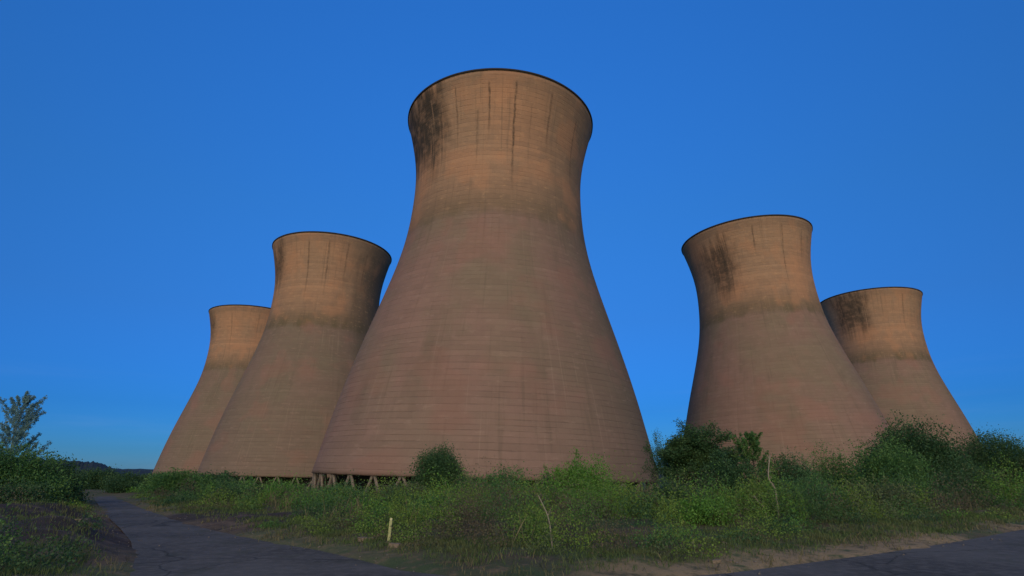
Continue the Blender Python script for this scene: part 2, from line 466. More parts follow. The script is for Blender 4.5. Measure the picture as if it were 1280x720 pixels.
ZB = EYE - .8155
TOWERS = [
    # x, y, radius scale, height scale, lean at top, stain, streaks, label
    (-4.55, 126.52, 1.0064, .9975, 2.6, (-86, -38, 85.5, 66, .97),
     [(-27, 84, 66, .9, .6), (-14, 78, 62, .8, .55), (-7, 84, 69, 1.0, .75), (8, 84.5, 54, 1.1, .85), (30, 84, 67, 1.1, .6), (53, 82, 60, 1.2, .6), (-39, 80, 61, 1.0, .7), (18, 80, 68, .6, .35)],
     'huge brown cooling tower in the centre, tallest of the five, soot on its left lip'),
    (-74.19, 215.88, .9945, 1.0066, 1.9, (-86, -56, 84, 68, .8),
     [(-24, 84, 58, 1.3, .6), (-5, 84, 60, 1.2, .6), (13, 84, 66, 1.3, .55), (34, 82, 64, 1.4, .35)],
     'brown cooling tower just left of the central giant, its base overlapped by the giant'),
    (-144.96, 308.45, 1.0013, .9967, .8, (-88, -62, 84, 70, .7),
     [(-30, 83, 60, 1.3, .4), (5, 83, 66, 1.4, .35), (28, 83, 60, 1.5, .3)],
     'small looking far cooling tower at the left end of the row, above the lane'),
    (95.31, 202.25, .9994, 1.0048, -2.9, (-44, -15, 79, 62, .85),
     [(-46, 81, 70, .9, .4), (-22, 78, 60, 3.5, .8), (-17, 84, 54, .9, .6), (8, 84, 72, 1.1, .7), (34, 84, 57, 1.2, .6), (57, 83, 68, 1.2, .5)],
     'brown cooling tower right of the central giant, sooty blotch high on its left side'),
    (191.07, 287.0, .9996, 1.0195, 1.5, (-44, -4, 85, 66, .85),
     [(-12, 82, 62, 4, .7), (-34, 84, 68, 3, .6), (40, 84, 62, 1.3, .5), (14, 83, 70, 1.2, .3)],
     'far cooling tower at the right end of the row, smoky blotch near its lip'),
]
zz = np.linspace(0, 86, 110); rr = np.interp(zz, PZ, PR)
k = np.ones(5) / 5; rr = np.concatenate([rr[:2], np.convolve(rr, k, 'valid'), rr[-2:]])
prof_out = list(zip(rr, zz)); prof_in = [(r0 - .75 + .35 * min(z0 / 60, 1), z0) for r0, z0 in prof_out[::-1]]
for i, (tx, ty, rs, hs, lean, stain, streaks, label) in enumerate(TOWERS):
    t = empty('cooling_tower')
    spin = math.atan2(-ty, -tx)
    t.matrix_world = (Matrix.Translation((tx, ty, ZB)) @ Matrix.Rotation(math.atan2(lean, 86), 4, 'Y') @
                      Matrix.Rotation(spin, 4, 'Z') @ Matrix.Diagonal((rs, rs, hs, 1)))
    tag(t, label, 'cooling tower', 'row of hyperbolic cooling towers')
    sv, sf = lathe(prof_out + prof_in, 192, True)
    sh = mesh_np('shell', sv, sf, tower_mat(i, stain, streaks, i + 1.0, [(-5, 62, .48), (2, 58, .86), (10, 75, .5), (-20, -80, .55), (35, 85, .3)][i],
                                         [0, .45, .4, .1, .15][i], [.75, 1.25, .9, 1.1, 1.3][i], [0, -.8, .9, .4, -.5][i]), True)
    link('shell', sh, t)
    link('rim', rim_mesh, t)
    link('basin', basin_mesh, t); link('packing_blocker', blocker_mesh, t)
    for q in range(NLEG):
        a = (q + .5) * 2 * math.pi / NLEG
        lo = link('leg', leg_mesh, t); lo.rotation_euler = (0, 0, a)

# ---------------------------------------------------------------- foliage generators
def leaves(centres, normals_out, size, jitter=.5, rng=RNG, droop=0.0, aspect=.45):
    """one folded four-cornered leaf per centre"""
    n = len(centres)
    d = normals_out + rng.normal(0, jitter, (n, 3)); d[:, 2] -= droop
    d /= np.linalg.norm(d, axis=1, keepdims=True) + 1e-9
    u = np.cross(d, rng.normal(0, 1, (n, 3))); u /= np.linalg.norm(u, axis=1, keepdims=True) + 1e-9
    w = np.cross(d, u)
    s = size * rng.uniform(.45, 1.5, (n, 1))
    base = centres - d * s * .5; tip = centres + d * s * .5
    a = centres + u * s * aspect + w * s * .12; b = centres - u * s * aspect + w * s * .12
    v = np.stack([base, a, tip, b], 1).reshape(-1, 3)
    f = np.arange(4 * n).reshape(n, 4)
    return v, f


def grow(base, direction, length, r, levels, rng, spread=.55, n_child=(3, 5), up=.25, wander=.12, nseg=4):
    """recursive limbs: returns tube parts and the twig points that carry leaves"""
    parts, pts = [], []
    def rec(p, d, L, r, lv):
        seg = nseg; q = np.array(p, float); path = [q.copy()]
        dd = np.array(d, float)
        for s in range(seg):
            dd = dd + rng.normal(0, wander, 3) + np.array([0, 0, up * .12]); dd /= np.linalg.norm(dd)
            q2 = q + dd * L / seg
            ra = r * (1 - .65 * s / seg); rb_ = r * (1 - .65 * (s + 1) / seg)
            parts.append(tube(q, q2, ra, rb_, 6 if lv > 1 else 4))
            if lv <= 1: pts.append((q2, dd.copy()))
            q = q2; path.append(q.copy())
        if lv > 0:
            nc = rng.integers(n_child[0], n_child[1] + 1)
            for c in range(nc):
                t = rng.uniform(.3, 1.0) if lv < levels else rng.uniform(.35, 1.0)
                j = min(int(t * seg), seg - 1); pp = path[j] + (path[j + 1] - path[j]) * (t * seg - j)
                sd = rng.normal(0, 1, 3); sd -= sd.dot(dd) * dd; sd /= np.linalg.norm(sd)
                nd = dd * (1 - spread) + sd * spread * 1.25 + np.array([0, 0, up]); nd /= np.linalg.norm(nd)
                rec(pp, nd, L * rng.uniform(.45, .72), r * .5, lv - 1)
    rec(base, direction, length, r, levels)
    return parts, pts


def crown_leaves(pts, n_per, rad, size, rng, flat=1.0, jitter=.8, droop=.1):
    P = np.array([p for p, d in pts]); D = np.array([d for p, d in pts])
    k = rng.poisson(n_per, len(P)); P = np.repeat(P, k, 0); D = np.repeat(D, k, 0)
    o = rng.normal(0, rad, P.shape); o[:, 2] *= flat
    return leaves(P + o, D + o / rad * .3, size, jitter, rng, droop)


def env_shape(w, h, rng, base_frac=.0, n=260, lump=.3, power=2.2, hollow=.55):
    """scatter of leaf-cluster centres inside an uneven dome, w wide, h tall"""
    ph = rng.uniform(0, 2 * math.pi, 12); kk = rng.integers(2, 6, 12)
    pts = []
    while len(pts) < n:
        u = rng.uniform(-1, 1, 3); u[2] = rng.uniform(-.25, 1)
        rr_ = np.linalg.norm(u)
        if rr_ > 1.0 or rr_ < hollow * rng.random(): continue
        az = math.atan2(u[1], u[0]); el_ = math.asin(u[2] / (rr_ + 1e-6))
        l = 1 + lump * (math.sin(kk[0] * az + ph[0]) * .35 + math.sin(kk[1] * el_ * 2 + ph[1] + az) * .4 + math.sin(kk[2] * az + 3 * el_ + ph[2]) * .35)
        pts.append((u[0] * w / 2 * l, u[1] * w / 2 * l, max(.05, (base_frac + (1 - base_frac) * (u[2] * .8 + .2) * l) * h)))
    return np.array(pts)


G_DARK = leaf_mat('dark_leaves', (.030, .078, .032), (.056, .130, .048), (.048, .095, .032))
G_MID = leaf_mat('mid_green_leaves', (.046, .125, .036), (.085, .200, .055), (.085, .160, .040))
G_BRIGHT = leaf_mat('bright_green_leaves', (.066, .175, .028), (.120, .280, .045), (.085, .17, .032))
G_YELL = leaf_mat('yellow_green_leaves', (.100, .185, .030), (.170, .270, .048), (.09, .16, .036))
G_OLIVE = leaf_mat('olive_leaves', (.070, .108, .044), (.120, .165, .066), (.075, .098, .046))
G_PALE = leaf_mat('pale_silvery_leaves', (.15, .30, .30), (.28, .46, .45), None, .6)
G_BROWN = leaf_mat('withered_brown_leaves', (.080, .072, .046), (.145, .125, .08), (.070, .080, .044))
BARK = plain('bark', (.095, .075, .055), .4, 9, .95, .4)
BARK_GREY = plain('grey_green_bark', (.16, .19, .17), .3, 7, .9, .3)
BARK_PALE = plain('pale_bark', (.22, .205, .155), .35, 7, .9, .3)


def make_bush(w, h, mat, rng, dens=1.0, size=.10, base_frac=0.0, lump=.3, sprays=10):
    """returns (foliage mesh, stem mesh)"""
    C = env_shape(w, h, rng, base_frac, int(90 * dens * (w * w * h) ** .55) + 30, lump)
    rad = .13 * (w * h) ** .35
    cen = np.array([0, 0, h * .35])
    stems = []
    for c in C[rng.choice(len(C), min(len(C), 40), False)]:
        b = rng.normal(0, .06 * w, 3); b[2] = -.25
        midp = b * .5 + c * .5 + rng.normal(0, .08, 3) + np.array([0, 0, .1 * h])
        stems.append(tube(b, midp, .022 + .006 * h, .014, 5)); stems.append(tube(midp, c, .014, .005, 4))
    ex = []
    for s in range(sprays):                       # shoots standing out of the outline
        c = C[rng.integers(len(C))]
        if c[2] < .45 * h: continue
        d = (c - cen); d /= np.linalg.norm(d); d = d * .6 + np.array([0, 0, .8]) + rng.normal(0, .2, 3); d /= np.linalg.norm(d)
        L = rng.uniform(.10, .24) * h
        stems.append(tube(c, c + d * L, .010, .004, 4))
        for t in np.linspace(.1, 1, 7): ex.append(c + d * L * t)
    n_per = 17
    P = np.repeat(C, rng.poisson(n_per, len(C)), 0)
    o = rng.normal(0, rad, P.shape); o[:, 2] *= .75
    out = P + o - cen; out /= np.linalg.norm(out, axis=1, keepdims=True) + 1e-9
    lv_, lf_ = leaves(P + o, out, size, .7, rng, .1)
    if ex:
        E_ = np.repeat(np.array(ex), 7, 0); E_ = E_ + rng.normal(0, .07, E_.shape)
        ev, ef = leaves(E_, np.tile([0, 0, 1.0], (len(E_), 1)), size, .8, rng)
        lv_, lf_ = join([(lv_, lf_), (ev, ef)])
    lv_[:, 2] = np.maximum(lv_[:, 2], -.25)
    stems.append(tube((0, 0, -.4), (0, 0, .05), .12 * w ** .5, .06 * w ** .5, 8))
    sv_, sf_ = join(stems)
    return mesh_np('foliage', lv_, lf_, mat), mesh_np('stem', sv_, sf_, BARK, True)


def make_tree(h, spread, mat, rng, size=.12, trunk_r=.09, clear=.12, dens=1.0, n_trunks=1, bark=None, lv=3, wide=1.0):
    parts_t, parts_c, pts = [], [], []
    for t in range(n_trunks):
        d = np.array([rng.normal(0, .22 if n_trunks > 1 else .05), rng.normal(0, .22 if n_trunks > 1 else .05), 1.0]); d /= np.linalg.norm(d)
        b = np.array([rng.normal(0, .25) * (n_trunks > 1), rng.normal(0, .25) * (n_trunks > 1), -.4])
        p, q = grow(b, d, h * .72 * rng.uniform(.8, 1.0), trunk_r, lv, rng, spread, (5, 7) if lv > 2 else (6, 9), .28, .07, 6)
        parts_t += p; pts += q
    P = np.array([p for p, d in pts])
    keep = P[:, 2] > clear * h
    pts = [pt for pt, k_ in zip(pts, keep) if k_]
    tv, tf = join(parts_t)
    lv_, lf_ = crown_leaves(pts, 16 * dens, .17 * (h / 6) ** .5 * wide, size, rng, .8)
    s = h / max(lv_[:, 2].max(), .1)
    tv[:, 2] = np.where(tv[:, 2] > 0, tv[:, 2] * s, tv[:, 2]); lv_[:, 2] *= s
    return mesh_np('crown', lv_, lf_, mat), mesh_np('trunk', tv, tf, bark or BARK, True)


def make_feather(h, w, mat, rng, size=.09, n=46, bark=None, lpt=2.2):
    tr, lf_p = [], []
    path = [np.array([0, 0, -.3])]
    for i in range(14): path.append(np.array([math.sin(i * .5) * .05 * h / 6 + rng.normal(0, .03), rng.normal(0, .03), h * (i + 1) / 14]))
    for i in range(14): tr.append(tube(path[i], path[i + 1], .075 * (1 - i / 15) + .008, .075 * (1 - (i + 1) / 15) + .008, 7))
    for b in range(n):
        t = .16 + .82 * (b / n); q = t * 14; j = int(min(q, 13)); p = path[j] + (path[j + 1] - path[j]) * (q - j)
        L = w * .5 * (1.25 * math.sin(min(1, (1.02 - t) * 1.5 + .12) * math.pi / 2)) * rng.uniform(.55, 1.15)
        az = rng.uniform(0, 6.28); d = np.array([math.cos(az), math.sin(az), rng.uniform(.45, 1.0)]); d /= np.linalg.norm(d)
        prev = p; r = .022 * (1 - t) + .006
        for s in range(6):
            d = d + np.array([0, 0, .10]) + rng.normal(0, .06, 3); d /= np.linalg.norm(d)
            nx_ = prev + d * L / 6; tr.append(tube(prev, nx_, r * (1 - s / 7), r * (1 - (s + 1) / 7), 4))
            if s > 0:
                for k_ in range(3):
                    sd = d + rng.normal(0, .45, 3); sd /= np.linalg.norm(sd); l2 = L * .28 * (1 - s / 9)
                    tr.append(tube(nx_, nx_ + sd * l2, .005, .003, 3))
                    for u in np.linspace(.15, 1, 6): lf_p.append((nx_ + sd * l2 * u, sd))
            prev = nx_
    tv, tf = join(tr)
    P = np.array([a for a, b_ in lf_p]); D = np.array([b_ for a, b_ in lf_p]); k_ = rng.poisson(lpt, len(P))
    P = np.repeat(P, k_, 0); D = np.repeat(D, k_, 0)
    v, f = leaves(P + rng.normal(0, .05, P.shape), D, size, .6, rng, .05, .38)
    return mesh_np('crown', v, f, mat), mesh_np('trunk', tv, tf, bark or BARK, True)


def ground_z(x, y):
    return float(height(np.array([x]), np.array([y]))[0])


def place(kind, px, top, width, Y, mat, label, group, seed, tree=False, cat=None, base_px=None, copies=None, hmul=1.0, **kw):
    """a shrub or tree of its real size: its top at photo height `top`, `width` photo pixels across, Y metres away"""
    p = at(px, top, Y); gz = ground_z(p.x, Y)
    h = (p.z - gz) * hmul; w = width / F * Y * .95
    rng = np.random.default_rng(seed)
    root = empty(kind, (p.x, Y, gz))
    tag(root, label, cat or ('tree' if tree else 'bush'), group)
    if kw.pop('dome', False):
        c, t = make_bush(w, h, mat, rng, **kw)
        c.name, t.name = 'crown', 'trunk'
        link('trunk', t, root); link('crown', c, root)
    elif kw.pop('feather', False):
        c, t = make_feather(h, w, mat, rng, **kw)
        link('trunk', t, root); link('crown', c, root)
    elif tree:
        c, t = make_tree(h, kw.pop('spread', .5), mat, rng, **kw)
        me_x = np.empty(len(c.vertices) * 3, np.float32); c.vertices.foreach_get('co', me_x); q = me_x.reshape(-1, 3)
        cur = np.percentile(q[:, 0], 98) - np.percentile(q[:, 0], 2); s = w / max(cur, .1)
        mid_ = (np.percentile(q[:, 0], 98) + np.percentile(q[:, 0], 2)) / 2
        for me_ in (c, t):
            arr = np.empty(len(me_.vertices) * 3, np.float32); me_.vertices.foreach_get('co', arr); a = arr.reshape(-1, 3)
            f_ = np.clip(a[:, 2] / h, 0, 1)[:, None]
            a[:, :2] *= (1 + (s - 1) * np.clip(f_ * 3, 0, 1))
            a[:, 0] -= mid_ * s * f_[:, 0] ** .5
            me_.vertices.foreach_set('co', a.ravel()); me_.update()
        link('trunk', t, root); link('crown', c, root)
    else:
        c, t = make_bush(w, h, mat, rng, **kw)
        link('stem', t, root); link('foliage', c, root)
    return root


GB = 'bushes in the scrub before the towers'
GT = 'young trees rising out of the scrub'
GL = 'bushes beside the lane'
place('round_bush', 549, 561, 60, 58, G_DARK, 'round dark green bush standing alone against the foot of the central tower', GB, 1, base_frac=.22, dens=1.9, lump=.12, size=.11, sprays=8)
place('leafy_bush', 724, 580, 84, 44, G_BRIGHT, 'fresh green bush with ragged top against the lower right of the central tower', GB, 2, dens=1.3, size=.10, sprays=26)
place('leafy_bush', 630, 590, 70, 42, G_MID, 'mid green bush between the round dark bush and the fresh green one', GB, 3, dens=1.1, sprays=18)
place('leafy_bush', 684, 597, 40, 52, G_DARK, 'small dark bush just left of the fresh green bush', GB, 4, dens=1.0)
place('leafy_bush', 590, 597, 50, 50, G_MID, 'low bush filling the gap right of the round dark bush', GB, 5, dens=1.0)
place('leafy_bush', 508, 606, 70, 46, G_OLIVE, 'low olive bush left of the round dark bush', GB, 6, dens=.9)
place('leafy_bush', 782, 613, 60, 40, G_OLIVE, 'olive bush between the fresh green bush and the tall dark tree', GB, 7, dens=1.1)
place('scrub_tree', 872, 521, 84, 47, G_DARK, 'tall dark broadleaf tree in front of the left foot of the right-hand tower', GT, 8, True, dens=1.5, n_trunks=4, trunk_r=.08, size=.13, clear=.04, wide=1.3)
place('scrub_tree', 832, 532, 44, 50, G_DARK, 'thin airy tree with sky showing through, between the central and right-hand towers', GT, 9, True, dens=.45, n_trunks=2, trunk_r=.05, size=.11, spread=.6)
place('pointed_sapling', 937, 547, 58, 42, G_MID, 'pointed green sapling right of the tall dark tree', GT, 10, True, feather=True, size=.09, n=44, lpt=3.0)
place('leafy_bush', 985, 575, 64, 46, G_DARK, 'dark bush right of the pointed sapling', GB, 11, dens=1.2)
place('leafy_bush', 905, 575, 70, 40, G_DARK, 'dark shaded bush at the foot of the tall dark tree', GB, 12, dens=1.3)
place('leafy_bush', 1038, 572, 80, 52, G_MID, 'mid green bush in front of the foot of the right-hand tower', GB, 13, dens=1.0)
place('spreading_tree', 1134, 540, 112, 50, G_DARK, 'broad dark spreading tree in front of the farthest right tower', GT, 14, True, dome=True, dens=2.0, size=.12, lump=.30, sprays=12, base_frac=.12)
place('leafy_bush', 1104, 556, 76, 44, G_MID, 'pale green bush in front of the broad spreading tree', GB, 15, dens=1.2, sprays=20)
place('leafy_bush', 1175, 572, 90, 46, G_DARK, 'dark bush under the right side of the broad spreading tree', GB, 16, dens=1.0, hmul=.9)
place('thicket', 1238, 545, 100, 62, G_DARK, 'wide rounded dark thicket on the bank at the right end', GB, 17, dens=1.6, lump=.1, size=.11, sprays=2)
place('thicket', 1330, 568, 120, 58, G_OLIVE, 'olive thicket cut off by the right edge of the picture', GB, 18, dens=1.2, lump=.15, size=.12)
place('leafy_bush', 948, 606, 64, 30, G_YELL, 'yellow green bush behind the leaning pale stem', GB, 19, dens=1.1, size=.08)
place('leafy_bush', 880, 624, 62, 25, G_BRIGHT, 'fresh yellowish green bush near the road, right of centre', GB, 20, dens=1.1, size=.075, sprays=16)
place('leafy_bush', 840, 604, 60, 34, G_DARK, 'dark low bush directly under the thin airy tree', GB, 41, dens=1.2, size=.085)
place('leafy_bush', 690, 612, 60, 36, G_BRIGHT, 'small fresh green bush just above the bent dead stem', GB, 42, dens=1.1, size=.085, sprays=16)
place('leafy_bush', 545, 622, 70, 32, G_MID, 'wide low bush below the round dark bush', GB, 43, dens=1.0, size=.085)
place('leafy_bush', 460, 628, 60, 31, G_BRIGHT, 'fresh green low bush left of the marker post', GB, 44, dens=1.0, size=.08)
place('leafy_bush', 1200, 590, 90, 46, G_OLIVE, 'olive bush on the grassy bank below the rounded thicket', GB, 45, dens=.9, size=.10)
place('leafy_bush', 810, 622, 80, 30, G_MID, 'tangled mid green bush below the thin airy tree', GB, 21, dens=1.0, size=.085)
place('leafy_bush', 735, 628, 90, 30, G_BROWN, 'brownish half withered bush in the middle of the scrub', GB, 22, dens=.8, size=.08)
place('leafy_bush', 585, 634, 80, 27, G_YELL, 'yellow green bush in the low scrub behind the marker post', GB, 23, dens=.8, size=.075)
place('leafy_bush', 655, 618, 70, 32, G_BROWN, 'thin brown bush left of the bent dead stem', GB, 24, dens=.6, size=.08)
place('leafy_bush', 1010, 604, 90, 34, G_MID, 'wide mid green bush right of the leaning pale stem', GB, 25, dens=1.0, size=.09)
place('leafy_bush', 1085, 606, 90, 33, G_OLIVE, 'dull olive bush in front of the pale green bush', GB, 26, dens=.9, size=.09)
place('leafy_bush', 420, 610, 90, 46, G_MID, 'low green bush at the left foot of the central tower', GB, 27, dens=.9)
place('leafy_bush', 355, 606, 70, 56, G_MID, 'low green bush where the two left towers overlap', GB, 28, dens=.9)
place('leafy_bush', 268, 592, 60, 72, G_DARK, 'dark bush against the foot of the tower left of centre', GL, 29, dens=1.0, size=.13)
place('leafy_bush', 222, 590, 70, 66, G_MID, 'green bush in front of the far left tower', GL, 30, dens=1.0, size=.13)
place('leafy_bush', 175, 593, 70, 74, G_DARK, 'dark low bush between the lane and the far left tower', GL, 31, dens=1.0, size=.13)
place('leafy_bush', 125, 588, 60, 92, G_DARK, 'low dark bush where the lane ends', GL, 32, dens=1.0, size=.15)
place('leafy_bush', 300, 612, 60, 46, G_OLIVE, 'small olive bush beside the bend of the lane', GL, 33, dens=.8)
place('leafy_bush', 20, 563, 110, 38, G_MID, 'big dense bush at the left edge below the silvery tree', GL, 34, dens=1.6, size=.10, sprays=20)
place('leafy_bush', 72, 579, 62, 46, G_DARK, 'dark bush between the silvery tree and the lane', GL, 35, dens=1.3, size=.11)
place('leafy_bush', -52, 556, 110, 36, G_DARK, 'dark bush cut off by the left edge of the picture', GL, 36, dens=1.2, size=.10)
place('leafy_bush', 14, 602, 90, 29, G_DARK, 'low dark bush in front of the big dense one on the left', GL, 38, dens=1.2, size=.09)
place('silvery_tree', 30, 499, 76, 44, G_PALE, 'slender silvery tree with airy feathered branches at the left edge', GT, 40, True, feather=True, size=.085, n=60, lpt=4.5, bark=BARK_GREY)

# ---------------------------------------------------------------- undergrowth and grass, uncountable
def scatter(n, xr, yr, rng, margin=.3, dens_fn=None):
    X = rng.uniform(*xr, n); Y = rng.uniform(*yr, n)
    d = poly_dist(X, Y, ROAD)
    ok = d > margin
    if dens_fn is not None: ok &= rng.random(n) < dens_fn(X, Y, d)
    # keep only what stands in or near the view
    ok &= np.abs(X) < Y * 1.12 + 8
    return X[ok], Y[ok], d[ok]


def mounds(seed):
    """every mound of the scrub: place, size and kind of growth; each kind becomes one uncountable mass"""
    rng = np.random.default_rng(seed)
    XS, YS = [], []
    y = 12.0
    while y < 86:
        st = 1.05 + .018 * y
        x = -y * 1.05 - 6
        while x < y * 1.08 + 8:
            XS.append(x + rng.normal(0, st * .3)); YS.append(y + rng.normal(0, st * .3)); x += st
        y += st * .9
    X = np.array(XS); Y = np.array(YS); d = poly_dist(X, Y, ROAD)
    cover = fnoise(X * .13 + 5, Y * .13, 3)
    ok = (d > np.where(X < 0, .5, 1.2) + 1.6 * fnoise(X * .3, Y * .3 + 8, 2)) & (rng.random(len(X)) < .62 + .6 * sstep(.30, .44, cover)) & ((heap_mask(X, Y) < .35) | (rng.random(len(X)) < .09))
    X, Y, d = X[ok], Y[ok], d[ok]
    hn = sstep(.28, .74, fnoise(X * .22 + 40, Y * .22, 3))
    H = (.45 + 1.55 * hn) * rng.uniform(.6, 1.3, len(X)) * (.30 + .70 * sstep(1.0, 5.5, d))
    H = H * np.where((X < 15) & (X > -45), 1 - .15 * sstep(26, 42, Y), 1)          # lower growth towards the open feet of the towers
    Rr = rng.uniform(.5, 1.05, len(X)) * (.8 + .006 * Y) * (.7 + .35 * H)
    hue = fnoise(X * .16 + 90, Y * .16 + 3, 3) + rng.normal(0, .10, len(X))
    kind = np.digitize(hue, [.35, .43, .50, .655])       # dark, mid, bright, yellow, brown in drifts
    br = rng.random(len(X)); kind = np.where(br < .08, 4, np.where(br < .15, 5, kind))
    return X, Y, d, H, Rr, kind


MX, MY, MD, MH, MR, MK = mounds(77)


def mound_mass(name, k, mat, seed, leaf, per):
    rng = np.random.default_rng(seed)
    q = MK == k
    X, Y, H, Rr = MX[q], MY[q], MH[q], MR[q]
    Z = height(X, Y)
    n = rng.poisson(1.75 * per * Rr ** 1.6 * (.6 + H) * np.clip(30 / Y, .35, 1.35))
    idx = np.repeat(np.arange(len(X)), n)
    u = rng.normal(0, 1, (len(idx), 3)); u[:, 2] = np.abs(u[:, 2]) * .9; u /= np.linalg.norm(u, axis=1, keepdims=True)
    ph = rng.uniform(0, 6.28, (len(X), 3))[idx]
    az = np.arctan2(u[:, 1], u[:, 0])
    lump = 1 + .22 * np.sin(2 * az + ph[:, 0]) + .16 * np.sin(5 * az + ph[:, 1]) + .12 * np.sin(3 * az + 6 * u[:, 2] + ph[:, 2])
    rad = lump * (1 - .55 * rng.random(len(idx)) ** 2.2)
    C = np.stack([X[idx] + u[:, 0] * Rr[idx] * rad, Y[idx] + u[:, 1] * Rr[idx] * rad, Z[idx] + u[:, 2] * H[idx] * rad], -1)
    # upright shoots standing out of the mounds
    ns = rng.poisson(2.2, len(X)); si = np.repeat(np.arange(len(X)), ns)
    a = rng.uniform(0, 6.28, len(si)); r0 = rng.random(len(si)) * Rr[si] * .7
    lean = rng.normal(0, .18, (len(si), 2)); L = H[si] * rng.uniform(1.05, 1.55, len(si))
    li = np.repeat(np.arange(len(si)), 13); t = rng.random(len(li)); m = si[li]
    S = np.stack([X[m] + np.cos(a[li]) * r0[li] + lean[li, 0] * t * L[li], Y[m] + np.sin(a[li]) * r0[li] + lean[li, 1] * t * L[li], Z[m] + L[li] * t], -1) + rng.normal(0, .035, (len(li), 3))
    v1, f1 = leaves(C, u, leaf, .75, rng, .0, .40)
    v2, f2 = leaves(S, np.tile([0, 0, .8], (len(li), 1)), leaf * .8, .7, rng, .0, .34)
    yy = np.concatenate([Y[idx], Y[m]])
    v, f = join([(v1, f1), (v2, f2)])
    v = v.reshape(-1, 4, 3); c = v.mean(1, keepdims=True); v = c + (v - c) * np.clip((yy / 30) ** .75, .8, 2.0)[:, None, None]
    v = v * 1.0
    return link(name, mesh_np(name, v.reshape(-1, 3), f, mat))


tag(mound_mass('undergrowth', 1, G_MID, 21, .066, 330), 'tangled mid green scrub covering the ground between the road and the towers', 'undergrowth', kind='stuff')
tag(mound_mass('bramble_undergrowth', 0, G_DARK, 22, .068, 330), 'darker patches of bramble within the scrub', 'undergrowth', kind='stuff')
tag(mound_mass('bright_weeds', 2, G_BRIGHT, 23, .066, 330), 'fresh green weeds in drifts through the scrub', 'weeds', kind='stuff')
tag(mound_mass('yellowing_weeds', 3, G_YELL, 24, .062, 300), 'yellowing weeds in drifts through the scrub', 'weeds', kind='stuff')
tag(mound_mass('withered_weeds', 4, G_BROWN, 25, .055, 230), 'brown withered weeds in the scrub', 'weeds', kind='stuff')
tag(mound_mass('olive_weeds', 5, G_OLIVE, 26, .060, 280), 'dull olive weeds in the scrub', 'weeds', kind='stuff')


def blades(name, mat, n, seed, hmin, hmax, fn, xr=(-40, 50), yr=(10, 50), width=.013, margin=.0, lean=.35):
    rng = np.random.default_rng(seed)
    nt_ = n // 14
    X, Y, d = scatter(nt_, xr, yr, rng, margin, fn)
    idx = np.repeat(np.arange(len(X)), rng.poisson(14, len(X)))
    x = X[idx] + rng.normal(0, .22, len(idx)); y = Y[idx] + rng.normal(0, .22, len(idx))
    z = height(x, y)
    h = rng.uniform(hmin, hmax, len(idx))
    a = rng.uniform(0, 2 * math.pi, len(idx)); L = rng.normal(0, lean, (len(idx), 2)) * h[:, None]
    wv = np.stack([np.cos(a), np.sin(a)], -1) * (width * np.clip(y / 22, .6, 1.8))[:, None]
    b1 = np.stack([x - wv[:, 0], y - wv[:, 1], z - .03], -1); b2 = np.stack([x + wv[:, 0], y + wv[:, 1], z - .03], -1)
    tp = np.stack([x + L[:, 0], y + L[:, 1], z + h], -1)
    m1 = np.stack([x + L[:, 0] * .53 + wv[:, 0] * .9, y + L[:, 1] * .53 + wv[:, 1] * .9, z + h * .6], -1)
    v = np.stack([b1, b2, m1, tp], 1).reshape(-1, 3)
    return link(name, mesh_np(name, v, np.arange(len(v)).reshape(-1, 4), mat))


GR_GREEN = leaf_mat('green_grass_blades', (.050, .092, .028), (.095, .145, .045), (.085, .095, .040))
GR_DRY = leaf_mat('dry_grass_blades', (.11, .105, .055), (.18, .165, .09), (.08, .095, .04))
def edge_fn(X, Y, d): return np.clip(1.3 - d / 6.5, 0, 1) * sstep(.5, 1.6, d) * (1 - .72 * heap_mask(X, Y)) * sstep(.12, .38, fnoise(X * .5, Y * .5, 2)) * np.clip(22 / Y, .2, 1)
def edge_dry(X, Y, d): return np.clip(1.1 - d / 2.6, .01, 1) * sstep(.1, .5, d) * (1 - .85 * heap_mask(X, Y)) * sstep(.42, .62, fnoise(X * .45 + 9, Y * .45, 2)) * np.clip(22 / Y, .2, 1)
tag(blades('grass', GR_GREEN, 620000, 31, .05, .19, edge_fn), 'short rough grass along the edges of the road', 'grass', kind='stuff')
tag(blades('dry_grass', GR_DRY, 200000, 32, .05, .24, edge_dry), 'straw coloured dry grass along the verge', 'grass', kind='stuff')
tag(blades('tall_grass', GR_DRY, 22000, 33, .35, 1.15, lambda X, Y, d: .5 * sstep(.56, .74, fnoise(X * .22 + 60, Y * .22, 3)) * sstep(1.5, 5, d), yr=(13, 60), width=.009, lean=.22), 'tall bleached grass stalks standing in the scrub', 'grass', kind='stuff')

